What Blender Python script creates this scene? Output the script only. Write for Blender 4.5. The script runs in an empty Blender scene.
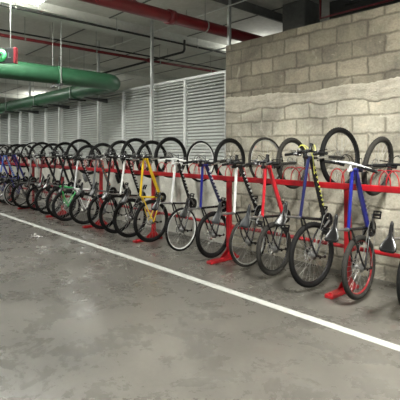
import bpy, math, random
from mathutils import Vector, Matrix
S = bpy.context.scene
C = S.collection
R = math.radians
PI = math.pi
random.seed(7)

# ------------------------------------------------------------------ camera
cd = bpy.data.cameras.new('camera'); cam = bpy.data.objects.new('camera', cd); C.objects.link(cam)
cd.sensor_width = 36; cd.lens = 38.52; cd.shift_y = -0.125; cd.clip_end = 200
cam.location = (0, 0, 1.6); cam.rotation_euler = (R(90), 0, R(47.8))
S.camera = cam
# ------------------------------------------------------------------ world, light, exposure
w = bpy.data.worlds.new('world'); S.world = w; w.use_nodes = True
w.node_tree.nodes['Background'].inputs[0].default_value = (0.88, 0.92, 0.90, 1)
w.node_tree.nodes['Background'].inputs[1].default_value = 0.09
S.view_settings.view_transform = 'Standard'; S.view_settings.look = 'None'
S.view_settings.gamma = 1; S.view_settings.use_curve_mapping = False
S.view_settings.exposure = 1.1
def area(loc, sx, sy, e, col=(1.0, 0.985, 0.93), rz=0):
    l = bpy.data.lights.new('area_light', 'AREA'); l.shape = 'RECTANGLE'; l.size = sx; l.size_y = sy
    l.energy = e; l.color = col
    o = bpy.data.objects.new('area_light', l); C.objects.link(o); o.location = loc; o.rotation_euler = (0, 0, rz)
    return o
# every lamp in the list is a ceiling batten built further down at the same place
LAMPS = [  # x, y, z, along, watts
    (-6.98, 2.15, 4.08, 'y', 85), (-0.5, 2.3, 3.92, 'y', 240), (-12.2, 2.0, 3.92, 'y', 75), (-17.5, 2.0, 3.92, 'y', 70),
    (-6.98, -2.2, 3.92, 'y', 20), (-1.7, -2.2, 3.92, 'y', 18),  # two unseen lamps added behind the camera as frontal fill
    (-7.0, 8.9, 3.92, 'y', 60), (-14.4, 7.3, 3.72, 'x', 60), (-20.5, 8.0, 3.72, 'x', 60)]
for (x, y, z, a, e) in LAMPS:
    area((x, y, z - 0.09), 0.2 if a == 'y' else 1.3, 1.3 if a == 'y' else 0.2, e)
    up = area((x, y, z + 0.05), 0.2 if a == 'y' else 1.3, 1.3 if a == 'y' else 0.2, e * (.62 if a == 'y' and y > 0 else .2)); up.rotation_euler = (PI, 0, 0)

# ------------------------------------------------------------------ materials
def new_mat(name):
    m = bpy.data.materials.new(name); m.use_nodes = True
    return m, m.node_tree.nodes, m.node_tree.links, m.node_tree.nodes['Principled BSDF']
def mat(name, col, rough=0.5, metal=0.0, var=0.12, scale=30, bump=0.0, coat=0.0):
    m, n, l, b = new_mat(name); b.inputs['Specular IOR Level'].default_value = .2 if rough > .45 and col[1] < .06 else .5
    tc = n.new('ShaderNodeTexCoord'); no = n.new('ShaderNodeTexNoise'); no.inputs['Scale'].default_value = scale
    no.inputs['Detail'].default_value = 4
    l.new(tc.outputs['Object'], no.inputs['Vector'])
    r = n.new('ShaderNodeValToRGB'); r.color_ramp.elements[0].position = .3; r.color_ramp.elements[1].position = .7
    r.color_ramp.elements[0].color = tuple(c * (1 - var) for c in col) + (1,)
    r.color_ramp.elements[1].color = tuple(min(1, c * (1 + var)) for c in col) + (1,)
    l.new(no.outputs['Fac'], r.inputs['Fac']); l.new(r.outputs['Color'], b.inputs['Base Color'])
    b.inputs['Roughness'].default_value = rough; b.inputs['Metallic'].default_value = metal
    b.inputs['Coat Weight'].default_value = coat
    if bump:
        bm = n.new('ShaderNodeBump'); bm.inputs['Strength'].default_value = bump; bm.inputs['Distance'].default_value = .01
        l.new(no.outputs['Fac'], bm.inputs['Height']); l.new(bm.outputs['Normal'], b.inputs['Normal'])
    return m
def emit(name, col, s):
    m, n, l, b = new_mat(name)
    b.inputs['Base Color'].default_value = col + (1,)
    b.inputs['Emission Color'].default_value = col + (1,); b.inputs['Emission Strength'].default_value = s
    return m

def ramp(n, stops):
    r = n.new('ShaderNodeValToRGB'); e = r.color_ramp.elements
    e[0].position, e[0].color = stops[0][0], stops[0][1] + (1,)
    e[1].position, e[1].color = stops[-1][0], stops[-1][1] + (1,)
    for p, c in stops[1:-1]:
        k = e.new(p); k.color = c + (1,)
    return r
def mixc(n, l, mode, fac, a, b_):
    m = n.new('ShaderNodeMixRGB'); m.blend_type = mode
    if isinstance(fac, (int, float)): m.inputs[0].default_value = fac
    else: l.new(fac, m.inputs[0])
    for i, v in ((1, a), (2, b_)):
        if isinstance(v, tuple): m.inputs[i].default_value = v + (1,)
        else: l.new(v, m.inputs[i])
    return m.outputs[0]
def noise(n, l, vec, scale, detail=6, dist=0.0, rough=.55):
    k = n.new('ShaderNodeTexNoise'); k.inputs['Scale'].default_value = scale; k.inputs['Detail'].default_value = detail
    k.inputs['Distortion'].default_value = dist; k.inputs['Roughness'].default_value = rough
    l.new(vec, k.inputs['Vector']); return k.outputs['Fac']

def floor_material():
    m, n, l, b = new_mat('polished_stained_concrete')
    tc = n.new('ShaderNodeTexCoord').outputs['Object']
    big = noise(n, l, tc, .8, 7, .2, .6); mid = noise(n, l, tc, 2.4, 11, .3, .74); fine = noise(n, l, tc, 26, 8, 0, .7)
    r1 = ramp(n, [(.3, (.072, .068, .059)), (.5, (.100, .095, .083)), (.72, (.140, .133, .117))]); l.new(big, r1.inputs[0])
    r2 = ramp(n, [(.30, (.40, .40, .40)), (.5, (.5, .5, .5)), (.70, (.60, .595, .585))]); l.new(mid, r2.inputs[0])
    r3 = ramp(n, [(.3, (.40, .40, .40)), (.7, (.58, .58, .58))]); l.new(fine, r3.inputs[0])
    c = mixc(n, l, 'OVERLAY', .9, r1.outputs[0], r2.outputs[0]); c = mixc(n, l, 'OVERLAY', .8, c, r3.outputs[0])
    # dark drag marks that run across the aisle
    mp = n.new('ShaderNodeMapping'); mp.inputs['Rotation'].default_value = (0, 0, R(38)); mp.inputs['Scale'].default_value = (.5, 3.4, 1)
    l.new(tc, mp.inputs[0])
    st = noise(n, l, mp.outputs[0], 1.1, 10, .5, .72)
    rs = ramp(n, [(.60, (0, 0, 0)), (.80, (.45, .45, .45))]); l.new(st, rs.inputs[0])
    c = mixc(n, l, 'MIX', rs.outputs[0], c, (.115, .113, .105))
    l.new(c, b.inputs['Base Color'])
    rr = ramp(n, [(.34, (.20, .20, .20)), (.66, (.38, .38, .38))]); l.new(mid, rr.inputs[0]); l.new(rr.outputs[0], b.inputs['Roughness'])
    bp = n.new('ShaderNodeBump'); bp.inputs['Strength'].default_value = .12; bp.inputs['Distance'].default_value = .01
    l.new(fine, bp.inputs['Height']); l.new(bp.outputs[0], b.inputs['Normal'])
    return m
def concrete(name, a, b2, scale=3, rough=.85, bump=.3):
    m, n, l, b = new_mat(name)
    tc = n.new('ShaderNodeTexCoord').outputs['Object']
    x = noise(n, l, tc, scale, 9, .6, .65); y = noise(n, l, tc, scale * 9, 6, 0, .6)
    r = ramp(n, [(.32, a), (.68, b2)]); l.new(x, r.inputs[0])
    r2 = ramp(n, [(.3, (.42, .42, .42)), (.7, (.57, .57, .57))]); l.new(y, r2.inputs[0])
    l.new(mixc(n, l, 'OVERLAY', .8, r.outputs[0], r2.outputs[0]), b.inputs['Base Color'])
    b.inputs['Roughness'].default_value = rough
    bp = n.new('ShaderNodeBump'); bp.inputs['Strength'].default_value = bump; bp.inputs['Distance'].default_value = .02
    l.new(y, bp.inputs['Height']); l.new(bp.outputs[0], b.inputs['Normal'])
    return m
def block_material(name, tones, mortar, zoff=0.0, white=0.0):
    m, n, l, b = new_mat(name)
    tc = n.new('ShaderNodeTexCoord').outputs['Object']
    wob = n.new('ShaderNodeTexNoise'); wob.inputs['Scale'].default_value = 5; wob.inputs['Detail'].default_value = 5; l.new(tc, wob.inputs['Vector'])
    sub = n.new('ShaderNodeVectorMath'); sub.operation = 'SUBTRACT'; sub.inputs[1].default_value = (.5, .5, .5); l.new(wob.outputs['Color'], sub.inputs[0])
    sc = n.new('ShaderNodeVectorMath'); sc.operation = 'SCALE'; sc.inputs['Scale'].default_value = .06; l.new(sub.outputs[0], sc.inputs[0])
    ad = n.new('ShaderNodeVectorMath'); ad.operation = 'ADD'; l.new(tc, ad.inputs[0]); l.new(sc.outputs[0], ad.inputs[1])
    sp = n.new('ShaderNodeSeparateXYZ'); l.new(ad.outputs[0], sp.inputs[0])
    cb = n.new('ShaderNodeCombineXYZ'); l.new(sp.outputs[0], cb.inputs[0])
    az = n.new('ShaderNodeMath'); az.operation = 'ADD'; az.inputs[1].default_value = zoff; l.new(sp.outputs[2], az.inputs[0]); l.new(az.outputs[0], cb.inputs[1])
    br = n.new('ShaderNodeTexBrick'); br.inputs['Scale'].default_value = 1; br.inputs['Brick Width'].default_value = .43
    br.inputs['Row Height'].default_value = .232; br.inputs['Mortar Size'].default_value = .026; br.inputs['Mortar Smooth'].default_value = 1.0
    br.inputs['Color1'].default_value = tones[0] + (1,); br.inputs['Color2'].default_value = tones[1] + (1,); br.inputs['Mortar'].default_value = mortar + (1,)
    br.inputs['Bias'].default_value = 0; br.offset = .5; l.new(cb.outputs[0], br.inputs['Vector'])
    bl = noise(n, l, tc, 1.7, 7, .5, .62); fi = noise(n, l, tc, 34, 7, 0, .7)
    r = ramp(n, [(.3, (.27, .27, .27)), (.7, (.70, .69, .66))]); l.new(bl, r.inputs[0])
    r2 = ramp(n, [(.3, (.38, .38, .38)), (.7, (.62, .62, .62))]); l.new(fi, r2.inputs[0])
    c = mixc(n, l, 'OVERLAY', 1, br.outputs['Color'], r.outputs[0]); c = mixc(n, l, 'OVERLAY', .9, c, r2.outputs[0])
    sm = noise(n, l, ad.outputs[0], 4.2, 8, 1.4, .68)         # smeared mortar
    rs = ramp(n, [(.60 - white, (0, 0, 0)), (.72 - white * .6, (.8, .8, .8))]); l.new(sm, rs.inputs[0])
    c = mixc(n, l, 'MIX', rs.outputs[0], c, tuple(min(1, k * 1.28) for k in tones[1]))
    l.new(c, b.inputs['Base Color']); b.inputs['Roughness'].default_value = .93
    inv = n.new('ShaderNodeMath'); inv.operation = 'MULTIPLY_ADD'; inv.inputs[1].default_value = -.8; l.new(br.outputs['Fac'], inv.inputs[0]); l.new(fi, inv.inputs[2])
    bp = n.new('ShaderNodeBump'); bp.inputs['Strength'].default_value = .7; bp.inputs['Distance'].default_value = .012
    l.new(inv.outputs[0], bp.inputs['Height']); l.new(bp.outputs[0], b.inputs['Normal'])
    return m

M = {}
M['floor'] = floor_material()
M['ceiling'] = concrete('board_marked_ceiling_concrete', (.50, .51, .46), (.62, .63, .57), 1.3)
M['beam'] = concrete('pale_beam_concrete', (.55, .57, .52), (.66, .68, .62), 2)
M['dark_concrete'] = concrete('dark_column_concrete', (.085, .088, .082), (.135, .138, .128), 3)
M['back_wall'] = concrete('far_wall_concrete', (.30, .31, .28), (.42, .43, .39), 1.2)
M['shade_wall'] = concrete('shaded_far_wall', (.04, .042, .038), (.07, .072, .066), 1.2)  # shade of the space beyond the block wall, put into the colour
M['plaster'] = concrete('rough_pale_plaster', (.40, .40, .35), (.62, .61, .54), 4, .9, .8)
M['band'] = concrete('rough_band_mortar', (.33, .303, .238), (.52, .487, .40), 7, .95, 1.0)
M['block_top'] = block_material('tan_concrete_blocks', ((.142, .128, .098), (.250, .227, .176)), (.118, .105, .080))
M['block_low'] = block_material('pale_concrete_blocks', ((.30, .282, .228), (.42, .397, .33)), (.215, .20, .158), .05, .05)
M['white_paint'] = mat('worn_white_paint', (.42, .43, .40), .55, 0, .12, 18)
M['louvre'] = mat('light_grey_louvre_metal', (.40, .42, .40), .45, .2, .08, 5)
M['louvre_frame'] = mat('pale_louvre_frame', (.62, .64, .62), .45, .2, .06, 8)
M['post'] = mat('galvanised_post', (.46, .48, .46), .45, .4, .1, 12)
M['rack'] = mat('red_rack_paint', (.34, .007, .012), .33, .0, .22, 12, .05, .3)
M['pipe_red'] = mat('dark_red_pipe_paint', (.15, .008, .012), .4, 0, .18, 6, 0, .2)
M['duct'] = mat('green_duct_paint', (.018, .080, .036), .5, 0, .16, 5, 0, .2)
M['dark_steel'] = mat('dark_steel', (.045, .047, .045), .5, .5, .2, 20)
M['galv'] = mat('galvanised_conduit', (.30, .32, .30), .4, .6, .1, 14)
M['cable'] = mat('pale_cable', (.62, .64, .60), .5)
M['lamp'] = emit('lit_fluorescent_tube', (.93, 1.0, .97), 14)
M['lamp_body'] = mat('white_batten_enamel', (.75, .77, .75), .4)
M['sign_face'] = mat('black_sign_face', (.018, .022, .02), .35)
M['sign_red'] = mat('red_sign_edge', (.22, .012, .02), .4)
M['sign_green'] = emit('green_lit_pictogram', (.05, .40, .12), .22)
M['sign_white'] = mat('pale_sign_mark', (.12, .15, .14), .4)
M['tyre'] = mat('black_tyre_rubber', (.006, .006, .0058), .75, 0, .25, 60, .3)
M['tyre_grey'] = mat('dusty_grey_tyre_rubber', (.026, .0245, .0215), .8, 0, .25, 50, .3)
M['rim'] = mat('black_alloy_rim', (.012, .012, .013), .42, .3)
M['rim_silver'] = mat('silver_alloy_rim', (.60, .61, .60), .3, .85)
M['rim_white'] = mat('white_rim', (.74, .75, .73), .4)
M['rim_red'] = mat('red_rim', (.28, .012, .016), .35)
M['spoke'] = mat('steel_spoke', (.46, .46, .44), .35, .8)
M['black'] = mat('gloss_black_paint', (.006, .006, .007), .26, 0, .1, 20, 0, .12)
M['rubber'] = mat('black_grip_rubber', (.007, .007, .007), .75)
M['white_rubber'] = mat('white_grip_rubber', (.68, .68, .64), .6)
M['chrome'] = mat('chrome_steel', (.62, .62, .60), .22, .9)
M['steel'] = mat('dull_steel', (.24, .24, .235), .35, .8)
M['leather'] = mat('black_saddle_vinyl', (.0055, .0052, .0052), .27, 0, .2, 30, .1)
M['leather_grey'] = mat('grey_saddle_vinyl', (.016, .018, .020), .30, 0, .2, 30, .1)
def paint(name, c, rough=.28): M[name] = mat(name + '_frame_paint', c, rough, 0, .1, 9, 0, .5)
paint('blue', (.009, .014, .19)); paint('navy', (.008, .011, .065)); paint('red', (.50, .015, .025)); paint('white', (.72, .73, .71))
paint('yellow', (.78, .52, .015)); paint('green', (.03, .42, .10)); paint('silver', (.48, .49, .49)); paint('teal', (.02, .10, .13))
paint('grey', (.12, .125, .13)); paint('lightblue', (.05, .12, .42)); paint('orange', (.62, .14, .03)); paint('lime', (.62, .62, .12)); paint('maroon', (.16, .012, .02))

# ------------------------------------------------------------------ mesh builder
class MB:
    def __init__(s): s.v = []; s.f = []; s.sm = []
    def add(s, vs, fs, smooth=False):
        o = len(s.v); s.v += [tuple(v) for v in vs]; s.f += [tuple(i + o for i in f) for f in fs]; s.sm += [smooth] * len(fs); return s
    def box(s, c, d, rot=None, bev=0.0):
        hx, hy, hz = d[0] / 2, d[1] / 2, d[2] / 2
        if bev <= 0:
            vs = [Vector((x, y, z)) for x in (-hx, hx) for y in (-hy, hy) for z in (-hz, hz)]
            fs = [(0, 1, 3, 2), (4, 6, 7, 5), (0, 4, 5, 1), (2, 3, 7, 6), (0, 2, 6, 4), (1, 5, 7, 3)]
        else:   # chamfered all round
            b = min(bev, hx * .9, hy * .9, hz * .9); vs = []; idx = {}
            for sx in (-1, 1):
                for sy in (-1, 1):
                    for sz in (-1, 1):
                        for ax in range(3):
                            p = [sx * (hx - b), sy * (hy - b), sz * (hz - b)]; p[ax] = (sx * hx, sy * hy, sz * hz)[ax]
                            idx[(sx, sy, sz, ax)] = len(vs); vs.append(Vector(p))
            fs = []
            for ax in range(3):
                a, c2 = [k for k in range(3) if k != ax]
                for sg in (-1, 1):
                    q = []
                    for (i, j) in ((-1, -1), (1, -1), (1, 1), (-1, 1)):
                        k = [0, 0, 0]; k[ax] = sg; k[a] = i; k[c2] = j; q.append(idx[tuple(k) + (ax,)])
                    if sg * (1 if ax != 1 else -1) < 0: q.reverse()
                    fs.append(tuple(q))
            for ax in range(3):
                a, c2 = [k for k in range(3) if k != ax]
                for i in (-1, 1):
                    for j in (-1, 1):
                        k0 = [0, 0, 0]; k0[a] = i; k0[c2] = j; k1 = list(k0); k0[ax] = -1; k1[ax] = 1
                        fs.append((idx[tuple(k0) + (a,)], idx[tuple(k1) + (a,)], idx[tuple(k1) + (c2,)], idx[tuple(k0) + (c2,)]))
            for sx in (-1, 1):
                for sy in (-1, 1):
                    for sz in (-1, 1): fs.append(tuple(idx[(sx, sy, sz, k)] for k in range(3)))
        c = Vector(c)
        if rot is not None: vs = [rot @ v for v in vs]
        return s.add([v + c for v in vs], fs)
    def tube(s, pts, r, seg=10, cap=True, flat=1.0):
        pts = [Vector(p) for p in pts]; n = len(pts)
        rs = r if isinstance(r, (list, tuple)) else [r] * n
        t0 = (pts[1] - pts[0]).normalized()
        up = Vector((0, 0, 1)) if abs(t0.z) < .9 else Vector((1, 0, 0))
        a = t0.cross(up).normalized(); vs = []
        for i, p in enumerate(pts):
            if i == 0: t = t0
            elif i == n - 1: t = (pts[-1] - pts[-2]).normalized()
            else: t = ((pts[i + 1] - p).normalized() + (p - pts[i - 1]).normalized()).normalized()
            a = (a - t * a.dot(t)).normalized(); b = t.cross(a)
            for k in range(seg):
                an = 2 * PI * k / seg
                vs.append(p + a * math.cos(an) * rs[i] + b * math.sin(an) * rs[i] * flat)
        fs = [(i * seg + k, i * seg + (k + 1) % seg, (i + 1) * seg + (k + 1) % seg, (i + 1) * seg + k) for i in range(n - 1) for k in range(seg)]
        s.add(vs, fs, True)
        if cap:
            s.add(vs[:seg], [tuple(range(seg))[::-1]]); s.add(vs[-seg:], [tuple(range(seg))])
        return s
    def ring(s, c, prof, seg=48, ax='x'):
        # revolve closed profile [(radius, offset)] around the axis
        vs = []; c = Vector(c)
        for i in range(seg):
            an = 2 * PI * i / seg; ca, sa = math.cos(an), math.sin(an)
            for (r, o) in (prof(i) if callable(prof) else prof):
                v = {'x': Vector((o, r * ca, r * sa)), 'y': Vector((r * ca, o, r * sa)), 'z': Vector((r * ca, r * sa, o))}[ax]
                vs.append(v + c)
        n = len(vs) // seg
        fs = [(i * n + k, i * n + (k + 1) % n, ((i + 1) % seg) * n + (k + 1) % n, ((i + 1) % seg) * n + k) for i in range(seg) for k in range(n)]
        return s.add(vs, fs, True)
    def mesh(s, name, m):
        me = bpy.data.meshes.new(name); me.from_pydata(s.v, [], s.f); me.update()
        me.polygons.foreach_set('use_smooth', s.sm); me.materials.append(m)
        import bmesh
        b = bmesh.new(); b.from_mesh(me); bmesh.ops.recalc_face_normals(b, faces=b.faces); b.to_mesh(me); b.free()
        return me
def link(name, me, parent=None, loc=None, mtx=None):
    o = bpy.data.objects.new(name, me); C.objects.link(o)
    if parent is not None: o.parent = parent
    if mtx is not None: o.matrix_basis = mtx
    elif loc is not None: o.location = loc
    return o
def obj(name, mb, m, parent=None, loc=None, label=None):
    o = link(name, mb.mesh(name, m), parent, loc)
    if label: o['label'] = label
    return o
def empty(name, loc=(0, 0, 0), rot=(0, 0, 0)):
    o = bpy.data.objects.new(name, None); C.objects.link(o); o.location = loc; o.rotation_euler = rot; o.empty_display_size = .1
    return o
def tag(o, label, cat, group=None):
    o['label'] = label; o['category'] = cat
    if group: o['group'] = group
    return o
def struct(o): o['kind'] = 'structure'; return o

# ------------------------------------------------------------------ the setting
X0, X1, Y0, Y1, HC = -32.0, 3.2, -5.0, 12.0, 4.3
struct(obj('floor', MB().box(((X0 + X1) / 2, (Y0 + Y1) / 2, -.05), (X1 - X0, Y1 - Y0, .1)), M['floor']))
struct(obj('ceiling', MB().box(((X0 + X1) / 2, (Y0 + Y1) / 2, HC + .06), (X1 - X0, Y1 - Y0, .12)), M['ceiling']))
struct(obj('wall_back', MB().box(((X0 - 4.3) / 2, Y1 + .1, HC / 2), (-4.3 - X0, .2, HC)), M['back_wall']))
struct(obj('wall_far', MB().box((X0 - .1, (Y0 + Y1) / 2, HC / 2), (.2, Y1 - Y0, HC)), M['back_wall']))
struct(obj('wall_behind_blocks', MB().box((-.6, 7.1, HC / 2), (7.2, .2, HC)), M['shade_wall']))
# block wall: upper tan courses, rough band, paler lower courses
WE = -5.08
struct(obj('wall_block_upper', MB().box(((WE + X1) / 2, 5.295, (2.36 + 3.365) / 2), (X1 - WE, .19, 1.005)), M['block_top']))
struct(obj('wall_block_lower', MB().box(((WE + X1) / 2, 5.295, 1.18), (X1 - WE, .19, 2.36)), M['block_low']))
def band():
    b = MB(); nx, nz = 240, 10; random.seed(3)
    def h(i, j):
        x = i * .035
        return .5 + .25 * math.sin(x * 3.1 + j) + .25 * math.sin(x * 7.7 - j * 1.7)
    vs = []; top = []; bot = []
    for i in range(nx + 1):
        x = WE + (X1 - WE) * i / nx
        zt = 2.455 + .022 * math.sin(x * 2.3) + .015 * math.sin(x * 6.1 + 1) + random.uniform(-.008, .008)
        zb = 2.235 + .020 * math.sin(x * 1.9 + 2) + .022 * math.sin(x * 8.3) + random.uniform(-.014, .010)
        for j in range(nz + 1):
            t = j / nz; z = zb + (zt - zb) * t
            d = .0 if j in (0, nz) else .010 + .016 * (t if t > .5 else .6) * h(i, j) + random.uniform(-.003, .003)
            vs.append((x, 5.2 - d, z))
        vs += [(x, 5.204, zt), (x, 5.204, zb)]
    n = nz + 3
    fs = [(i * n + k, i * n + (k + 1) % n, (i + 1) * n + (k + 1) % n, (i + 1) * n + k) for i in range(nx) for k in range(n)]
    fs += [tuple(range(n)), tuple(nx * n + k for k in range(n))[::-1]]
    b.add(vs, fs, True); return b
struct(obj('trim_1', band(), M['band']))
# low plastered wall under the louvres
struct(obj('wall_low_plaster', MB().box(((X0 + WE) / 2, 5.33, .69), (WE - X0, .26, 1.38)), M['plaster']))
# ceiling beams running toward the block wall
ti = 2
for (x, wd, zb) in ((-8.0, .55, 4.14), (-12.6, .55, 4.14), (-17.2, .55, 4.14), (-21.8, .55, 4.14)):
    struct(obj('trim_%d' % ti, MB().box((x, (Y0 + Y1) / 2, (zb + HC) / 2), (wd, Y1 - Y0, HC - zb)), M['beam'])); ti += 1
struct(obj('trim_%d' % ti, MB().box((-5.22, 8.0, 4.22), (.05, 8, .16)), M['dark_concrete'])); ti += 1
# ceiling board joints: shallow dark strips across the slab
for y in (-2.4, 0, 2.4, 4.5, 6.6, 9.0):
    struct(obj('trim_%d' % ti, MB().box(((X0 + X1) / 2, y, 4.296), (X1 - X0, .035, .012)), M['dark_concrete'])); ti += 1
tag(obj('concrete_column', MB().box((-4.62, 6.72, HC / 2), (.5, .5, HC), bev=.02), M['dark_concrete']),
    'dark grey square concrete column rising behind the block wall to the ceiling', 'column')
# white line
tag(obj('painted_floor_line', MB().box(((X0 + X1) / 2, 3.505, .001), (X1 - X0, .1, .004)), M['white_paint']),
    'long white painted line across the concrete floor in front of the bikes', 'floor line')

# louvre panels
ORD = ['first', 'second', 'third', 'fourth', 'fifth', 'sixth', 'seventh', 'eighth', 'ninth', 'tenth', 'eleventh', 'twelfth', 'thirteenth', 'fourteenth', 'fifteenth', 'sixteenth', 'seventeenth', 'eighteenth']
PW, LT, LB = 1.125, 3.01, 1.38
slat = MB(); n = 25
rot = Matrix.Rotation(R(52), 3, 'X')
for k in range(n):
    z = .05 + (LT - LB - .1) * (k + .5) / n
    slat.box((0, 0, z), (PW - .05, .052, .004), rot)
slat_me = slat.mesh('slats', M['louvre'])
fr = MB()
for z in (.025, LT - LB - .025): fr.box((0, 0, z), (PW - .062, .06, .05), bev=.004)
for x in (-1, 1): fr.box((x * (PW / 2 - .016), 0, (LT - LB) / 2), (.030, .075, LT - LB), bev=.004)
fr_me = fr.mesh('panel_frame', M['louvre_frame'])
for k in range(15):
    x = -5.27 - PW * (k + .5) + .0
    e = empty('slatted_louvre', (x, 5.42, LB))
    link('panel_frame', fr_me, e); link('slats', slat_me, e)
    tag(e, 'grey slatted metal louvre panel, %s to the left of the block wall' % ORD[k], 'louvre', 'louvre panels above the low plaster wall')
obj_fill = MB().box((-5.122, 5.44, (LB + LT) / 2), (.07, .05, LT - LB), bev=.004)
tag(obj('louvre_end_panel', obj_fill, M['louvre']), 'narrow plain grey metal strip between the block wall end and louvres', 'panel')

# tall square posts up to the ceiling
for k, (x, y, z0) in enumerate(((-5.205, 5.41, 1.40), (-7.29, 5.255, 1.40), (-9.54, 5.255, 1.40), (-11.79, 5.255, 1.40), (-14.04, 5.255, 1.40))):
    e = empty('steel_post', (x, y, z0 - .02))
    b = MB().box((0, 0, (HC - z0 + .02) / 2), (.055, .055, HC - z0 + .02), bev=.004)
    obj('shaft', b, M['post'], e)
    obj('base_plate', MB().box((0, 0, .006), (.075, .11, .012), bev=.002), M['post'], e)
    tag(e, ['pale steel post standing right at the left end of the block wall', 'pale steel post reaching the ceiling, first one left of the block wall end post',
            'pale steel post crossing behind the elbow of the green duct', 'pale steel post behind the green duct, second from its elbow', 'pale steel post behind the green duct, furthest of those in view'][k], 'post', 'steel posts in front of the louvres')

# ------------------------------------------------------------------ ceiling lamps
LAB = ['bright white fluorescent batten on the ceiling at the top left of the photo', 'white fluorescent batten over the right end of the bike row', 'white fluorescent batten over the aisle further left',
       'white fluorescent batten at the far left of the aisle', 'unseen batten added as front fill light behind the camera, left', 'unseen batten added as front fill light behind the camera, right',
       'white fluorescent batten beyond the louvres above the yellow bike', 'lit white batten seen just under the green duct', 'lit batten furthest left, under the green duct']
for i, (x, y, z, a, _) in enumerate(LAMPS):
    e = empty('ceiling_lamp', (x, y, z), (0, 0, R(90) if a == 'x' else 0))
    obj('lamp_body', MB().box((0, 0, .0), (.36, 1.4, .07), bev=.01), M['lamp_body'], e)
    for s in (-1, 1):
        obj('lamp_tube', MB().tube([(s * .10, -.64, -.05), (s * .10, .64, -.05)], .02, 10), M['lamp'], e)
    for s in (-1, 1): obj('hanger_rod', MB().tube([(0, s * .55, .03), (0, s * .55, HC - z)], .004, 6), M['galv'], e)
    tag(e, LAB[i], 'lamp')

# ------------------------------------------------------------------ pipes, duct
def pipe(name, pts, r, m, label, cat, hang=(), couple=(), seg=14, group=None):
    p0 = Vector(pts[0]); e = empty(name, p0)
    loc = [Vector(p) - p0 for p in pts]
    obj('pipe_run', MB().tube(loc, r, seg), m, e)
    for q in hang:
        q = Vector(q) - p0
        b = MB().tube([q + Vector((0, 0, r)), (q.x, q.y, HC - p0.z)], .006, 6)
        b.ring(q, [(r + .002, -.015), (r + .007, -.015), (r + .007, .015), (r + .002, .015)], 20, 'y' if abs(loc[-1].y) > abs(loc[-1].x) else 'x')
        obj('hanger_rod', b, M['galv'], e)
    for q in couple:
        q = Vector(q) - p0; ax = 'y' if abs(loc[-1].y) > abs(loc[-1].x) else 'x'
        obj('coupling', MB().ring(q, [(r * .98, -.06), (r + .022, -.06), (r + .022, .06), (r * .98, .06)], 20, ax), m, e)
    return tag(e, label, cat, group)
main = pipe('sprinkler_main', [(-5.33, -5, 3.7), (-5.33, 11.8, 3.7)], .095, M['pipe_red'], 'thick dark red pipe running overhead to the top of the block wall', 'pipe',
     [(-5.33, y, 3.7) for y in (-1.5, 1.5, 4.95, 7.9)], [(-5.33, 4.2, 3.7), (-5.33, 0, 3.7), (-5.33, 8.6, 3.7)], 20)
thin = pipe('sprinkler_pipe', [(-8.82, -5, 3.85), (-8.82, 11.8, 3.85)], .034, M['pipe_red'], 'thin dark red pipe running overhead behind the thick red pipe', 'pipe',
     [(-8.82, y, 3.85) for y in (1.6, 3.2, 4.8, 6.6, 8.4)], [(-8.82, 6.3, 3.85)])
o_ = Vector(thin.location)
obj('branch_pipe', MB().tube([Vector(p) - o_ for p in [(-11.4, 6.32, 3.85), (-7.56, 6.32, 3.85), (-7.52, 6.32, 3.87), (-7.5, 6.32, 3.91), (-7.5, 6.32, 4.12)]], .028, 12), M['dark_steel'], thin)
pipe('ceiling_conduit', [(-7.6, -5, 4.05), (-7.6, 11.8, 4.05)], .022, M['dark_steel'], 'dark conduit along the ceiling just before the pale beam', 'conduit',
     [(-7.6, y, 4.05) for y in (2.6, 4.6, 6.8, 8.9)])
pipe('ceiling_conduit', [(-9.0, -5, 4.0), (-9.0, 11.8, 4.0)], .018, M['dark_steel'], 'slim dark conduit just above the thin red pipe', 'conduit',
     [(-9.0, y, 4.0) for y in (2.2, 3.8, 5.4, 7.0)])
pipe('ceiling_cable', [(-3.6, 5.36, 4.1), (-11.5, 5.36, 4.1)], .011, M['cable'], 'pale thin cable crossing above the thick red pipe toward the wall post', 'cable',
     [(-6.3, 5.36, 4.1), (-8.6, 5.36, 4.1)])
pipe('ceiling_cable', [(-3.6, 7.2, 4.0), (-13, 7.2, 4.0)], .016, M['galv'], 'grey conduit crossing the ceiling just above the louvre tops', 'cable')
o_ = Vector(main.location)
obj('branch_pipe', MB().tube([Vector(p) - o_ for p in [(-5.33, 3.55, 3.78), (-5.8, 3.7, 4.05), (-5.8, 3.7, 4.28)]], .028, 12), M['pipe_red'], main)
pipe('wall_top_pipe', [(-3.95, 6.3, 4.25), (-3.95, 6.3, 3.80), (-1.0, 6.3, 3.80)], .022, M['pipe_red'], 'dark red pipe above the block wall right of the column', 'pipe')
pipe('ceiling_conduit', [(-3.6, 6.5, 4.0), (1.5, 6.5, 4.0)], .03, M['dark_steel'], 'dark conduit over the block wall at the top right', 'conduit')
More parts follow.
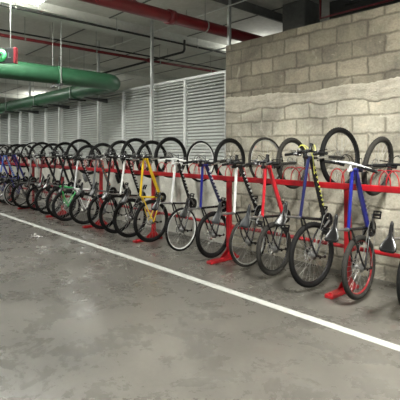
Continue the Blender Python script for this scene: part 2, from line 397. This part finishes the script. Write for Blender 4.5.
# green duct with a rounded elbow
def duct():
    pts = [(-8.2, -5, 3.08)]; r = .175
    cx, cy, rr = -8.55, 4.66, .35
    for k in range(13):
        a = R(90) * k / 12; pts.append((cx + rr * math.cos(a), cy + rr * math.sin(a), 3.08))
    pts.append((-31.5, cy + rr, 3.08))
    e = empty('green_duct', (-8.2, -5, 3.08)); o = Vector(e.location)
    obj('duct_run', MB().tube([Vector(p) - o for p in pts], r, 28), M['duct'], e)
    for (x, y, ax) in ((-8.2, 1.0, 'y'), (-8.2, 3.6, 'y'), (-10.2, 5.01, 'x'), (-12.6, 5.01, 'x'), (-15, 5.01, 'x'), (-17.4, 5.01, 'x')):
        q = Vector((x, y, 3.08)) - o
        obj('duct_clamp', MB().ring(q, [(r, -.02), (r + .012, -.02), (r + .012, .02), (r, .02)], 28, ax), M['duct'], e)
        for s in (-1, 1):
            d = Vector((s * (r + .02), 0, 0)) if ax == 'y' else Vector((0, s * (r + .02), 0))
            obj('hanger_rod', MB().tube([q + d + Vector((0, 0, -r - .05)), q + d + Vector((0, 0, HC - 3.08))], .007, 6), M['galv'], e)
        dd = (.48, .05, .04) if ax == 'y' else (.05, .48, .04)
        obj('duct_bracket', MB().box(q + Vector((0, 0, -r - .025)), dd, bev=.004), M['dark_steel'], e)
    tag(e, 'fat dark green duct that turns a corner in front of the louvres', 'duct')
duct()
# wedge shaped brackets that carry the duct from the louvre wall
for k, x in enumerate((-9.3, -11.4, -13.6)):
    e = empty('duct_support', (x, 5.01, 2.85))
    b = MB().add([(-.03, -.28, 0), (.03, -.28, 0), (.03, .35, 0), (-.03, .35, 0), (-.03, -.28, -.02), (.03, -.28, -.02), (.03, .35, -.10), (-.03, .35, -.10)],
                 [(0, 1, 2, 3), (4, 7, 6, 5), (0, 4, 5, 1), (1, 5, 6, 2), (2, 6, 7, 3), (3, 7, 4, 0)])
    obj('support_arm', b, M['dark_steel'], e)
    tag(e, 'black wedge bracket under the green duct, %s from its elbow' % ['nearest', 'second', 'third'][k], 'bracket', 'brackets under the green duct')
# exit sign: lit green running figure in a disc on a black panel with red edge
def sign():
    e = empty('exit_sign', (-7.18, 2.24, 3.10), (0, 0, R(42)))
    obj('sign_panel', MB().box((0, 0, 0), (.44, .05, .24), bev=.005), M['sign_face'], e)
    obj('sign_edge', MB().box((.236, 0, 0), (.036, .07, .255), bev=.004), M['sign_red'], e)
    d = MB().ring((0, -.028, 0), [(.001, -.003), (.100, -.003), (.100, .003), (.001, .003)], 32, 'y')
    disc = obj('sign_disc', d, M['sign_green'], e)
    f = MB(); y = -.034
    f.tube([(.01, y, .045), (.01, y, .046)], .014, 10)
    for pts in ([(.008, y, .03), (-.005, y, -.008)], [(-.005, y, -.008), (.02, y, -.022), (.01, y, -.052)], [(-.005, y, -.008), (-.025, y, -.03), (-.048, y, -.032)],
                [(.007, y, .024), (.028, y, .008), (.042, y, .016)], [(.004, y, .022), (-.02, y, .018), (-.028, y, -.002)]):
        f.tube(pts, .0075, 8)
    obj('running_figure', f, M['sign_face'], e)
    a = MB().box((.13, -.028, 0), (.012, .006, .09)); a.box((.15, -.028, -.035), (.035, .006, .012))
    obj('sign_mark', a, M['sign_white'], e)
    for s in (-.15, .15): obj('hanger_rod', MB().tube([(s, 0, .10), (s, 0, HC - 3.10)], .005, 6), M['galv'], e)
    tag(e, 'black hanging exit sign with a glowing green disc and a red edge', 'sign')
sign()

# ------------------------------------------------------------------ the bikes
SLOTS = [-1.66, -2.20, -2.67, -3.33, -3.77, -4.47, -5.12, -5.93, -6.48, -7.0, -7.55, -8.27, -8.90, -9.38, -10.14, -10.87, -11.62, -12.25, -12.95, -13.52, -14.25, -14.85, -15.3, -15.95]
# ------------------------------------------------------------------ red rack
RY, RZ = 4.337, 1.20
def rack():
    e = empty('bicycle_rack', (-8.1, 4.5, 0)); o = Vector(e.location)
    L0, L1 = -17.0, 1.2
    obj('top_rail', MB().box(Vector(((L0 + L1) / 2, RY, RZ)) - o, (L1 - L0, .042, .068), bev=.006), M['rack'], e)
    obj('lower_rail', MB().tube([Vector((L0, 4.672, .46)) - o, Vector((L1, 4.672, .46)) - o], .026, 12), M['rack'], e)
    for k in range(10):
        x = -2.48 + 1.87 - 1.87 * k
        if k >= 9: break
        b = MB().box(Vector((x, 4.52, .605)) - o, (.072, .055, 1.19), bev=.006)
        b.box(Vector((x, 4.60, .46)) - o, (.05, .12, .05), bev=.004)
        b.box(Vector((x, 4.43, 1.195)) - o, (.06, .16, .05), bev=.004)
        obj('post', b, M['rack'], e)
        f = MB().box(Vector((x, 4.40, .022)) - o, (.10, .58, .040), bev=.006)
        for s in (-1, 1):
            for (y0, y1) in ((4.50, 4.36), (4.54, 4.66)):
                f.add([Vector((x + s * .03, y0, .04)) - o, Vector((x + s * .03, y1, .04)) - o, Vector((x + s * .03, y0, .15)) - o,
                       Vector((x + s * .037, y0, .04)) - o, Vector((x + s * .037, y1, .04)) - o, Vector((x + s * .037, y0, .15)) - o],
                      [(0, 1, 2), (3, 5, 4), (0, 3, 4, 1), (1, 4, 5, 2), (2, 5, 3, 0)])
        for y in (4.15, 4.66): f.tube([Vector((x, y, .04)) - o, Vector((x, y, .055)) - o], .014, 6)
        obj('foot', f, M['rack'], e)
    # wire hoops between the wheels
    sl = [-.9] + SLOTS
    for a, b_ in zip(sl[:-1], sl[1:]):
        lo, hi = b_ + .085, a - .085; wd = hi - lo
        nn = 3 if wd > .30 else 2; hw = min(.26, wd * .56)
        for q in range(nn):
            c = lo + hw / 2 + (wd - hw) * q / (nn - 1); pts = []
            for k in range(15):
                t = PI * k / 14
                pts.append(Vector((c - hw / 2 * math.cos(t), RY - .004 + (q % 2) * .013 - .008, RZ + .02 + .172 * math.sin(t) ** .7)) - o)
            obj('wheel_hoop', MB().tube(pts, .0065, 6), M['rack'], e)
    tag(e, 'long red steel rack with two rails and wire hoops along the wall', 'bike rack')
rack()

cache = {}
def cached(key, name, m, fn):
    k = (key, m.name)
    if k not in cache: cache[k] = fn().mesh(name, m)
    return cache[k]
def V(x, y, z): return Vector((x, y, z))
def tyre_mb(r, t):
    b = MB()
    def prof(i):
        out = []
        for k in range(14):
            a = 2 * PI * k / 14; ca = math.cos(a)
            kn = 0
            if ca > .5 and t > .02: kn = .0028 * (1 if (i + k) % 2 else -1)
            out.append((r - t + (t + kn) * ca, (t * .95) * math.sin(a)))
        return out
    return b.ring((0, 0, 0), prof, 96)
def rim_mb(r, t, deep):
    R1 = r - 1.75 * t; R0 = R1 - deep
    return MB().ring((0, 0, 0), [(R1, -.011), (R1, .011), (R0 + .006, .009), (R0, .004), (R0, -.004), (R0 + .006, -.009)], 72)
def spokes_mb(rr, n=28):
    b = MB()
    for i in range(n):
        a = 2 * PI * i / n; s = 1 if i % 2 else -1; off = (1 if (i // 2) % 2 else -1) * R(62)
        b.tube([(s * .027, .024 * math.cos(a + off), .024 * math.sin(a + off)), (s * .003, rr * math.cos(a), rr * math.sin(a))], .0016, 4, False)
    return b
def hub_mb(rear):
    b = MB().tube([(-.065 if rear else -.05, 0, 0), (.065 if rear else .05, 0, 0)], .006, 8)
    b.tube([(-.034, 0, 0), (-.03, 0, 0), (-.026, 0, 0), (-.02, 0, 0), (.02, 0, 0), (.026, 0, 0), (.03, 0, 0), (.034, 0, 0)], [.018, .029, .029, .019, .019, .029, .029, .018], 14)
    return b
def disc_mb(r=.082):
    b = MB().ring((0, 0, 0), [(r - .017, -.001), (r, -.001), (r, .001), (r - .017, .001)], 36)
    for k in range(6):
        a = k * PI / 3
        b.tube([(0, .018 * math.cos(a), .018 * math.sin(a)), (0, (r - .015) * math.cos(a + .5), (r - .015) * math.sin(a + .5))], .0032, 6)
    b.ring((0, 0, 0), [(.012, -.003), (.021, -.003), (.021, .003), (.012, .003)], 16)
    return b
def wheel(name, P, root, mtx, rear):
    r, t = P['r'], P['t']; rm = M[P['rim'] if rear or P['rim'] != 'rim_red' else 'rim']
    w_ = link(name, cached(('rim', r, t, P['deep']), 'rim', rm, lambda: rim_mb(r, t, P['deep'])), root, mtx=mtx)
    link('tyre', cached(('tyre', r, t), 'tyre', M[P['tyre']], lambda: tyre_mb(r, t)), w_)
    rr = r - 1.75 * t - P['deep']
    link('spokes', cached(('spokes', rr), 'spokes', M['spoke'], lambda: spokes_mb(rr)), w_)
    link('hub', cached(('hub', rear), 'hub', M['steel'], lambda: hub_mb(rear)), w_)
    if P['disc']:
        link('brake_disc', cached('disc', 'brake_disc', M['chrome'], disc_mb), w_, (-.042, 0, 0))
    if rear:
        def cas():
            b = MB()
            for k in range(7):
                q = .046 - .0042 * k if k else .052
                x = .030 + .0045 * k
                b.ring((x, 0, 0), lambda i, q=q: [(.008, -.001), (q + (.0022 if i % 2 else 0), -.001), (q + (.0022 if i % 2 else 0), .001), (.008, .001)], 40)
            return b
        link('cassette', cached('cas', 'cassette', M['steel'], cas), w_)
    return w_
def bike(xr, xf, P):
    r = P['r']; zr = r + P['lift']; wb = P['wb'] or .79 + r
    yf = 4.665 + (r - .34); zf = P['top'] - r
    dz = zf - zr; pitch = math.asin(min(.97, dz / wb)); dy = wb * math.cos(pitch)
    yr = yf - dy
    yaw = R(P['yaw']); xr = xf + math.sin(yaw) * dy; yr = yf - math.cos(yaw) * dy
    root = empty('bicycle', (xr, yr, zr), (pitch, 0, yaw))
    I = Matrix.Identity(4)
    T = lambda *a: Matrix.Translation(V(*a))
    bb = V(0, .43, -.04); hf = V(0, wb, 0)
    ax = V(0, -.342, .940); crown = V(0, wb - .045, 0) + ax * (.45 + (r - .34)); hbot = crown + ax * .012; htop = crown + ax * P['ht']
    st = V(0, -.29, .957); sttop = bb + st * P['sth']
    steer = T(*crown) @ Matrix.Rotation(R(P['steer']), 4, ax) @ T(*(-crown))
    fm, dm, tm = M[P['frame']], M[P['down']], M[P['topc']]
    k0 = (r, P['ht'], P['sth'])
    # frame
    def frame():
        b = MB(); dt = P['dtr']
        b.tube([bb, sttop], [.017, .0155], 12)
        b.tube([bb - V(.036, 0, 0), bb + V(.036, 0, 0)], .023, 14)
        for s in (-1, 1):
            b.tube([bb + V(s * .022, -.02, 0), V(s * .036, .33, -.03), V(s * .05, .22, -.012), V(s * .064, 0, 0)], [.014, .0125, .011, .010], 8)
            b.tube([V(s * .064, 0, 0), V(s * .058, .05, .07), bb + st * (P['sth'] - .07) + V(s * .018, -.008, 0)], [.0085, .010, .0105], 8)
            b.tube([V(s * .058, 0, 0), V(s * .070, 0, 0)], .016, 10)
        return b
    sfx = P.get('stay', P['frame'])
    link('frame', cached(('frame', k0, P['dtr'], sfx), 'frame', M[sfx], frame), root)
    link('head_tube', cached(('head', k0), 'head_tube', fm, lambda: MB().tube([hbot, hbot.lerp(htop, .1), hbot.lerp(htop, .5), hbot.lerp(htop, .9), htop], [.024, .021, .020, .021, .024], 14)), root)
    d0 = hbot + ax * .022
    def down():
        return MB().tube([d0, d0.lerp(bb, .5), bb], [P['dtr'], P['dtr'] * 1.05, P['dtr']], 14)
    o = link('down_tube', cached(('down', k0, P['dtr']), 'down_tube', dm, down), root)
    t0 = htop - ax * .022
    if P['drop']:   # step-through: low top tube
        def topt(): return MB().tube([t0, t0.lerp(bb, .5) + V(0, 0, .05), bb + st * .16], .015, 12)
    else:
        def topt(): return MB().tube([t0, sttop - st * .03], [.0195, .017], 12)
    link('top_tube', cached(('top', k0, P['drop']), 'top_tube', tm, topt), root)
    if P['decal']:
        def dec():
            b = MB(); d = (bb - d0); L = d.length; u = d.normalized(); nrm = V(0, -u.z, u.y)
            rot = Matrix((V(1, 0, 0), u, nrm)).transposed()
            rnd = random.Random(P['id'])
            pos = .14
            while pos < .80:
                wl = rnd.uniform(.026, .040)
                for s in (-1, 1):
                    c = d0 + u * (L * pos) + V(s * (P['dtr'] * 1.04), 0, 0)
                    sl = Matrix.Rotation(R(rnd.choice((-16, 0, 14))), 3, 'X')
                    b.box(c, (.004, .008, P['dtr'] * 1.1), rot @ sl)
                    b.box(c + u * wl * .4, (.004, wl * .6, .006), rot)
                    if rnd.random() < .6: b.box(c + u * wl * .35 + nrm * P['dtr'] * .45, (.004, wl * .5, .006), rot)
                pos += (wl + .022) / L
            return b
        link('lettering', cached(('dec', k0, P['id']), 'lettering', M[P['decal']], dec), root)
    # fork
    fk = M[P['fork']]
    def fork():
        b = MB()
        if P['susp']:
            for s in (-1, 1):
                mid = hf.lerp(crown, .62); o_ = V(s * .055, .012, 0)
                b.tube([hf + V(s * .055, 0, 0), hf.lerp(crown, .3) + o_, mid + o_], [.012, .017, .019], 10)
            m1 = hf.lerp(crown, .62)
            b.tube([m1 + V(-.055, -.05, .02) + V(0, 0, 0), m1 + V(-.055, -.04, .03), m1 + V(.055, -.04, .03), m1 + V(.055, -.05, .02)], .008, 6)
        else:
            b.tube([crown + V(-.045, 0, 0), crown + V(.045, 0, 0)], .014, 10)
            for s in (-1, 1):
                b.tube([crown + V(s * .045, 0, 0), crown.lerp(hf, .5) + V(s * .048, -.012, 0), hf + V(s * .05, 0, 0)], [.0135, .012, .008], 10)
        return b
    fo = link('fork', cached(('fork', k0, P['susp']), 'fork', fk, fork), root, mtx=steer)
    cw = .058 if P['susp'] else .045
    link('fork_crown', cached(('crown', k0, cw), 'fork_crown', fk, lambda: MB().tube([crown - ax * .008, hbot], .018, 12).tube([crown + V(-cw, 0, 0), crown + V(cw, 0, 0)], .016, 10)), fo)
    if P['susp']:
        def stan():
            b = MB()
            for s in (-1, 1): b.tube([hf.lerp(crown, .60) + V(s * .055, .012, 0), crown + V(s * .055, 0, 0)], .0145, 10)
            return b
        link('stanchions', cached(('stan', k0), 'stanchions', M['chrome'] if P['id'] % 3 else M['black'], stan), fo)
    # handlebar and stem
    sc = htop + ax * .03; bc = sc + V(0, .065, .012); W = P['bar']
    rise = P['rise']
    def hb():
        b = MB().tube([htop, htop + ax * .05], .019, 12)
        b.tube([sc, bc], .014, 10)
        b.tube([bc + V(-.02, 0, 0), bc + V(.02, 0, 0)], .020, 12)
        b.tube([bc + V(-W, -.035, rise), bc + V(-W * .45, -.008, rise), bc + V(-W * .2, 0, 0), bc, bc + V(W * .2, 0, 0), bc + V(W * .45, -.008, rise), bc + V(W, -.035, rise)], [.011, .011, .013, .0155, .013, .011, .011], 10)
        return b
    h = link('handlebar', cached(('hb', k0, W, rise), 'handlebar', M[P['barc']], hb), root, mtx=steer)
    for s in (-1, 1):
        def grip(s=s):
            a = bc + V(s * W, -.035, rise); c = bc + V(s * (W - .125), -.026, rise)
            return MB().tube([a, a.lerp(c, .06), a.lerp(c, .12), a.lerp(c, .9), a.lerp(c, .95), c], [.015, .0185, .016, .0165, .019, .016], 10)
        link('grip', cached(('grip', k0, W, rise, s), 'grip', M[P['grip']], grip), h)
        def lever(s=s):
            c = bc + V(s * (W - .15), -.022, rise)
            b = MB().box(c + V(0, .006, -.012), (.044, .044, .04), bev=.006)
            b.tube([c + V(0, .012, -.012), c + V(s * .03, .045, -.022), c + V(s * .11, .05, -.026)], [.008, .0065, .005], 8)
            b.box(c + V(-s * .035, .008, -.028), (.055, .05, .034), bev=.007)
            return b
        link('brake_lever', cached(('lev', k0, W, rise, s), 'brake_lever', M['black'], lever), h)
    def cables():
        b = MB()
        for s, e in ((-1, crown + V(-.05, .03, -.05)), (1, htop.lerp(bb, .25) + V(.02, 0, -.02)), (-1, t0 + V(-.02, -.08, -.02))):
            a = bc + V(s * (W - .17), .0, rise - .005)
            m1 = bc + V(s * .11, .13, rise + .045); m2 = bc + V(s * .01, .10, -.03)
            pts = []
            for k in range(11):
                t = k / 10; pts.append(a * (1 - t) ** 3 + m1 * 3 * t * (1 - t) ** 2 + m2 * 3 * t * t * (1 - t) + e * t ** 3)
            b.tube(pts, .0036 if P['cable'] == 'rubber' else .0048, 6)
        return b
    link('brake_cables', cached(('cab', k0, W, rise, P['cable']), 'brake_cables', M[P['cable']], cables), root, mtx=steer)
    # seat
    stt = bb + st * (P['sth'] + P['post'])
    link('seat_post', cached(('sp', k0, P['post']), 'seat_post', M['steel'], lambda: MB().tube([sttop - st * .01, stt], .0135, 10).tube([sttop - st * .02, sttop + st * .012], .020, 12)), root)
    def saddle():
        b = MB(); n = 15; seg = 14; vs = []
        for i in range(n):
            t = i / (n - 1); y = .155 - .28 * t
            hw = .017 + .008 * t + .052 / (1 + math.exp(-(t - .62) * 13))
            if i == 0: hw *= .35
            if i == n - 1: hw *= .72
            zt = .032 + .006 * math.cos(t * 2 * PI) + (.006 * t)
            dep = .028 + .022 * t if 0 < i < n - 1 else .016
            for k in range(seg):
                a = 2 * PI * k / seg; ca, sa = math.cos(a), math.sin(a)
                zz = zt + (.010 * sa if sa > 0 else dep * sa)
                vs.append(stt + V(hw * ca * (1 if sa > -.2 else .72), y, zz))
        fs = [(i * seg + k, i * seg + (k + 1) % seg, (i + 1) * seg + (k + 1) % seg, (i + 1) * seg + k) for i in range(n - 1) for k in range(seg)]
        fs += [tuple(range(seg)), tuple((n - 1) * seg + k for k in range(seg))]
        b.add(vs, fs, True); return b
    sd = link('saddle', cached(('sad', k0, P['post']), 'saddle', M[P['seat']], saddle), root)
    def rails():
        b = MB()
        for s in (-1, 1): b.tube([stt + V(s * .012, .10, .012), stt + V(s * .018, .04, -.004), stt + V(s * .02, -.05, -.004), stt + V(s * .03, -.10, .012)], .0035, 6)
        b.box(stt + V(0, 0, -.004), (.045, .04, .022), bev=.005); return b
    link('saddle_rails', cached(('rails', k0, P['post']), 'saddle_rails', M['steel'], rails), sd)
    # crankset, chain, derailleur
    ca = R(P['crank'])
    def ringmb():
        b = MB(); q = .082
        for x, q in ((.048, .086), (.042, .066)):
            b.ring(bb + V(x, 0, 0), lambda i, q=q: [(q - .030, -.0012), (q + (.003 if i % 2 else 0), -.0012), (q + (.003 if i % 2 else 0), .0012), (q - .030, .0012)], 64)
        for k in range(5):
            a = k * 2 * PI / 5 + ca
            b.tube([bb + V(.052, 0, 0), bb + V(.050, .078 * math.cos(a), .078 * math.sin(a))], [.011, .007], 8)
        b.tube([bb + V(-.06, 0, 0), bb + V(.066, 0, 0)], .012, 12)
        return b
    cr = link('crankset', cached(('cr', P['crank'], P['ringc']), 'crankset', M[P['ringc']], ringmb), root)
    for s in (-1, 1):
        d = V(0, math.cos(ca) * s, math.sin(ca) * s) * .17
        link('crank_arm', cached(('arm', P['crank'], s), 'crank_arm', M['steel'], lambda s=s, d=d: MB().tube([bb + V(s * .064, 0, 0), bb + d * .5 + V(s * .068, 0, 0), bb + d + V(s * .074, 0, 0)], [.014, .010, .012], 10)), cr)
        def ped(s=s, d=d):
            c = bb + d + V(s * .125, 0, 0); b = MB()
            b.tube([bb + d + V(s * .07, 0, 0), c + V(s * .04, 0, 0)], .006, 8)
            for y in (-.034, .034): b.box(c + V(0, y, 0), (.088, .014, .022), bev=.004)
            for x in (-.036, .036): b.box(c + V(x, 0, 0), (.012, .07, .020), bev=.003)
            b.tube([c + V(-.03, 0, 0), c + V(.03, 0, 0)], .013, 8); return b
        link('pedal', cached(('ped', P['crank'], s), 'pedal', M['rubber'], ped), cr)
    def chain():
        b = MB(); x = .046
        b.tube([bb + V(x, 0, .086), V(x, .0, .040)], .0038, 6).tube([bb + V(x, -.01, -.085), V(x, .03, -.17)], .0038, 6).tube([V(x, .01, -.10), V(x, -.012, -.04)], .0038, 6)
        pts = [bb + V(x, .086 * math.sin(a), .086 * math.cos(a)) for a in [PI * k / 12 for k in range(13)]]
        b.tube(pts, .0045, 6); return b
    link('chain', cached('chain', 'chain', M['steel'], chain), root)
    def der():
        b = MB().tube([V(.064, 0, -.01), V(.066, .01, -.06), V(.052, .0, -.09)], [.010, .011, .008], 8)
        b.tube([V(.052, .005, -.09), V(.052, .035, -.165)], .008, 8, True, .5)
        for q in (V(.049, .005, -.09), V(.049, .035, -.165)): b.ring(q, [(.004, -.003), (.019, -.003), (.019, .003), (.004, .003)], 16)
        return b
    link('rear_derailleur', cached('der', 'rear_derailleur', M['black'], der), root)
    # wheels
    wheel('rear_wheel', P, root, Matrix.Rotation(random.uniform(0, 1), 4, 'X'), True)
    wheel('front_wheel', P, root, steer @ T(*hf) @ Matrix.Rotation(random.uniform(0, 1), 4, 'X'), False)
    # extras
    def fender(c, a0, a1, wr):
        vs = []; n = 22; m_ = 7
        for lay in (0, .003):
            for i in range(n + 1):
                a = R(a0 + (a1 - a0) * i / n)
                for k in range(m_):
                    q = (k / (m_ - 1) - .5) * 2; rad = wr + lay - .012 * q * q
                    vs.append(c + V(q * .03, rad * math.cos(a), rad * math.sin(a)))
        L = (n + 1) * m_; fs = []
        for i in range(n):
            for k in range(m_ - 1):
                a = i * m_ + k; fs.append((a, a + 1, a + m_ + 1, a + m_)); fs.append((L + a, L + a + m_, L + a + m_ + 1, L + a + 1))
            for k in (0, m_ - 1):
                a = i * m_ + k; fs.append((a, a + m_, L + a + m_, L + a))
        for i in (0, n):
            for k in range(m_ - 1):
                a = i * m_ + k; fs.append((a, a + 1, L + a + 1, L + a))
        return MB().add(vs, fs, True)
    if P['fender']:
        link('rear_mudguard', fender(V(0, 0, 0), 62, 168, r + .016).mesh('rear_mudguard', M[P['fender']]), root)
        b = MB()
        for s in (-1, 1): b.tube([V(s * .068, 0, .0), V(s * .034, (r + .01) * math.cos(R(150)), (r + .01) * math.sin(R(150)))], .0025, 6)
        link('mudguard_stay', b.mesh('mudguard_stay', M['steel']), root)
    if P['bottle']:
        m0 = bb.lerp(d0, .45); u = (d0 - bb).normalized(); nn = V(0, -u.z, u.y)
        if nn.z < 0: nn = -nn
        c = m0 + nn * (P['dtr'] + .042)
        bt = link('water_bottle', MB().tube([c - u * .09, c - u * .088, c + u * .05, c + u * .065, c + u * .08, c + u * .082, c + u * .10], [.028, .035, .035, .03, .03, .014, .012], 16).mesh('water_bottle', M[P['bottle']]), root)
        link('bottle_cage', MB().tube([c - u * .09 - nn * .04, c - u * .095 + nn * .036, c + nn * .038, c + u * .01 + V(.037, 0, 0), c + u * .03 - nn * .04], .0035, 6).mesh('bottle_cage', M['black']), bt)
    if P['stand']:
        link('kickstand', MB().tube([V(-.07, .05, -.01), V(-.085, .0, -.10), V(-.10, -.10, -.26)], [.008, .007, .007], 8).mesh('kickstand', M['steel']), root)
    if P['bag']:
        c = stt + V(0, -.055, -.045)
        link('saddle_bag', MB().tube([c + V(0, -.075, .0), c + V(0, -.07, 0), c + V(0, 0, 0), c + V(0, .06, .008), c + V(0, .065, .008)], [.02, .036, .042, .03, .012], 12).mesh('saddle_bag', M['rubber']), root)
    if P['light']:
        c = bc + V(.075, .03, .03)
        link('front_light', MB().tube([c + V(0, -.03, 0), c + V(0, .03, 0), c + V(0, .045, 0)], [.017, .02, .024], 12).box(c + V(0, -.015, -.025), (.02, .02, .03), bev=.003).mesh('front_light', M['black']), h)
        c = bc + V(-.085, .01, .026)
        link('bell', MB().tube([c - V(0, 0, .012), c, c + V(0, 0, .012), c + V(0, 0, .02)], [.022, .024, .018, .004], 14).mesh('bell', M['steel']), h)
    if P['reflector']:
        link('rear_reflector', MB().box(stt - st * .10 + V(0, -.022, 0), (.04, .012, .05), bev=.004).mesh('rear_reflector', M['red']), root)
    tag(root, P['label'], 'bicycle', 'bicycles hung in the red rack')
    return root

D = dict(light=0, bag=0, wb=None, yaw=0, r=.335, t=.030, rim='rim', tyre='tyre', deep=.016, disc=True, frame='black', down=None, topc=None, fork='black', susp=True, ht=.12, sth=.45, dtr=.026, drop=False,
         decal=None, bar=.29, rise=.015, barc='black', grip='rubber', cable='rubber', post=.22, seat='leather', crank=200, ringc='black', fender=None, bottle=None, stand=False,
         reflector=False, steer=0, lift=.04, top=1.755)
B = [
 dict(frame='white', decal='black', top=1.76, xr=-1.56, steer=-4, crank=150, label='white bike cut off by the right edge of the photo, black saddle'),
 dict(frame='blue', stay='black', tyre='tyre_grey', rim='rim_red', fork='black', bar=.29, barc='silver', susp=True, xr=-2.13, crank=40, steer=-9, decal='navy', label='royal blue bike with red rims, second from the right end'),
 dict(light=1, frame='navy', stay='black', down='black', decal='lime', cable='lime', r=.37, top=1.875, wb=1.20, yaw=-7, ht=.10, rise=0.0, xr=-2.64, crank=150, seat='leather', steer=2, label='large navy and black bike with yellow-white lettering and yellow cables', bar=.30, lift=.05),
 dict(bar=.26, light=1, frame='red', stay='black', topc='red', tyre='tyre_grey', xr=-3.38, crank=160, seat='leather_grey', top=1.765, steer=3, label='bright red framed bike with grey saddle and grey tyres'),
 dict(bar=.20, light=1, frame='black', topc='white', decal='white', tyre='tyre_grey', rim='rim_silver', t=.02, yaw=-5, xr=-3.98, crank=170, seat='leather_grey', disc=False, top=1.78, steer=5, reflector=True, label='black bike with white lettered tubes just left of the red bike'),
 dict(frame='blue', stay='black', down='navy', decal='white', xr=-4.44, crank=130, top=1.78, bottle=None, label='blue bike with white lettering on a dark tube, left of the rack post'),
 dict(frame='white', stay='black', down='black', decal='white', rim='rim_white', t=.019, fork='white', yaw=4, barc='white', xr=-5.03, crank=60, grip='white_rubber', disc=True, top=1.75, fender=None, stand=True, label='white and black bike with white rims and white grips'),
 dict(bar=.26, frame='yellow', stay='yellow', r=.36, top=1.83, fork='black', susp=True, xr=-5.98, crank=90, dtr=.026, label='all yellow bike, the only yellow one in the row'),
 dict(bar=.25, frame='black', topc='white', decal='white', r=.35, top=1.78, xr=-6.40, crank=20, light=1, bag=1, label='black bike with a white top tube directly left of the yellow bike'),
 dict(bar=.26, frame='black', r=.37, top=1.84, xr=-6.98, crank=170, steer=8, light=1, bottle='black', label='large all black bike, two left of the yellow bike'),
 dict(bar=.25, frame='grey', bag=1, fork='white', r=.35, top=1.80, xr=-7.5, crank=100, decal='orange', label='dark grey bike with white fork and orange lettering'),
 dict(frame='black', stay='white', topc='silver', decal='white', light=1, bottle='grey', xr=-8.24, crank=140, label='black bike with white rear stays in the middle of the row'),
 dict(bar=.22, frame='black', stay='green', light=1, bag=1, r=.34, top=1.72, xr=-8.84, crank=30, reflector=True, label='black bike with bright green rear stays'),
 dict(bar=.23, wb=1.18, frame='black', r=.37, top=1.86, xr=-9.35, crank=160, bottle='white', light=1, label='large black bike with a white bottle, left of the green stays bike'),
 dict(frame='maroon', fork='black', down='black', r=.35, top=1.80, xr=-10.0, crank=75, label='dark maroon and black bike, two left of the green stays bike'),
 dict(frame='silver', stay='black', fork='white', xr=-10.8, top=1.78, crank=10, light=1, label='silver framed bike with a white fork in the left half of the row'),
 dict(frame='black', r=.36, top=1.82, xr=-11.5, bar=.25, crank=120, bag=1, fork='silver', label='black bike with a silver fork in the left half of the row'),
 dict(frame='blue', drop=True, fork='silver', susp=False, r=.36, top=1.82, xr=-12.2, crank=45, fender='silver', rim='rim_silver', t=.02, label='blue step-through bike with silver rims and a silver mudguard'),
 dict(frame='lightblue', stay='black', decal='white', r=.35, top=1.78, xr=-12.9, bar=.25, crank=170, light=1, label='bright blue bike with white lettering near the left edge'),
 dict(frame='blue', stay='blue', r=.35, top=1.79, xr=-13.6, crank=80, label='dark blue bike with wide black tyres at the left edge of the photo'),
 dict(frame='blue', stay='blue', rim='rim_silver', t=.019, tyre='tyre_grey', r=.35, top=1.78, xr=-14.25, crank=145, label='dark blue bike with silver rims and slim grey tyres, mostly out of frame'),
 dict(frame='white', stay='white', r=.35, top=1.79, xr=-14.9, bar=.19, crank=20, label='all white bike with black fork at the left edge of the photo'),
 dict(frame='red', stay='red', r=.35, top=1.80, xr=-15.55, bar=.20, crank=110, label='dark red bike among the last ones on the left'),
 dict(frame='black', r=.35, top=1.78, xr=-16.2, crank=60, label='plain black bike at the far left end of the rack'),
]
for i, q in enumerate(B):
    P = dict(D); P.update(q); P['id'] = i
    P['down'] = P['down'] or P['frame']; P['topc'] = P['topc'] or P['frame']
    P.setdefault('stay', P['frame'])
    if i > 7: P['yaw'] = random.uniform(-3.5, 2)
    bike(P['xr'], SLOTS[i], P)
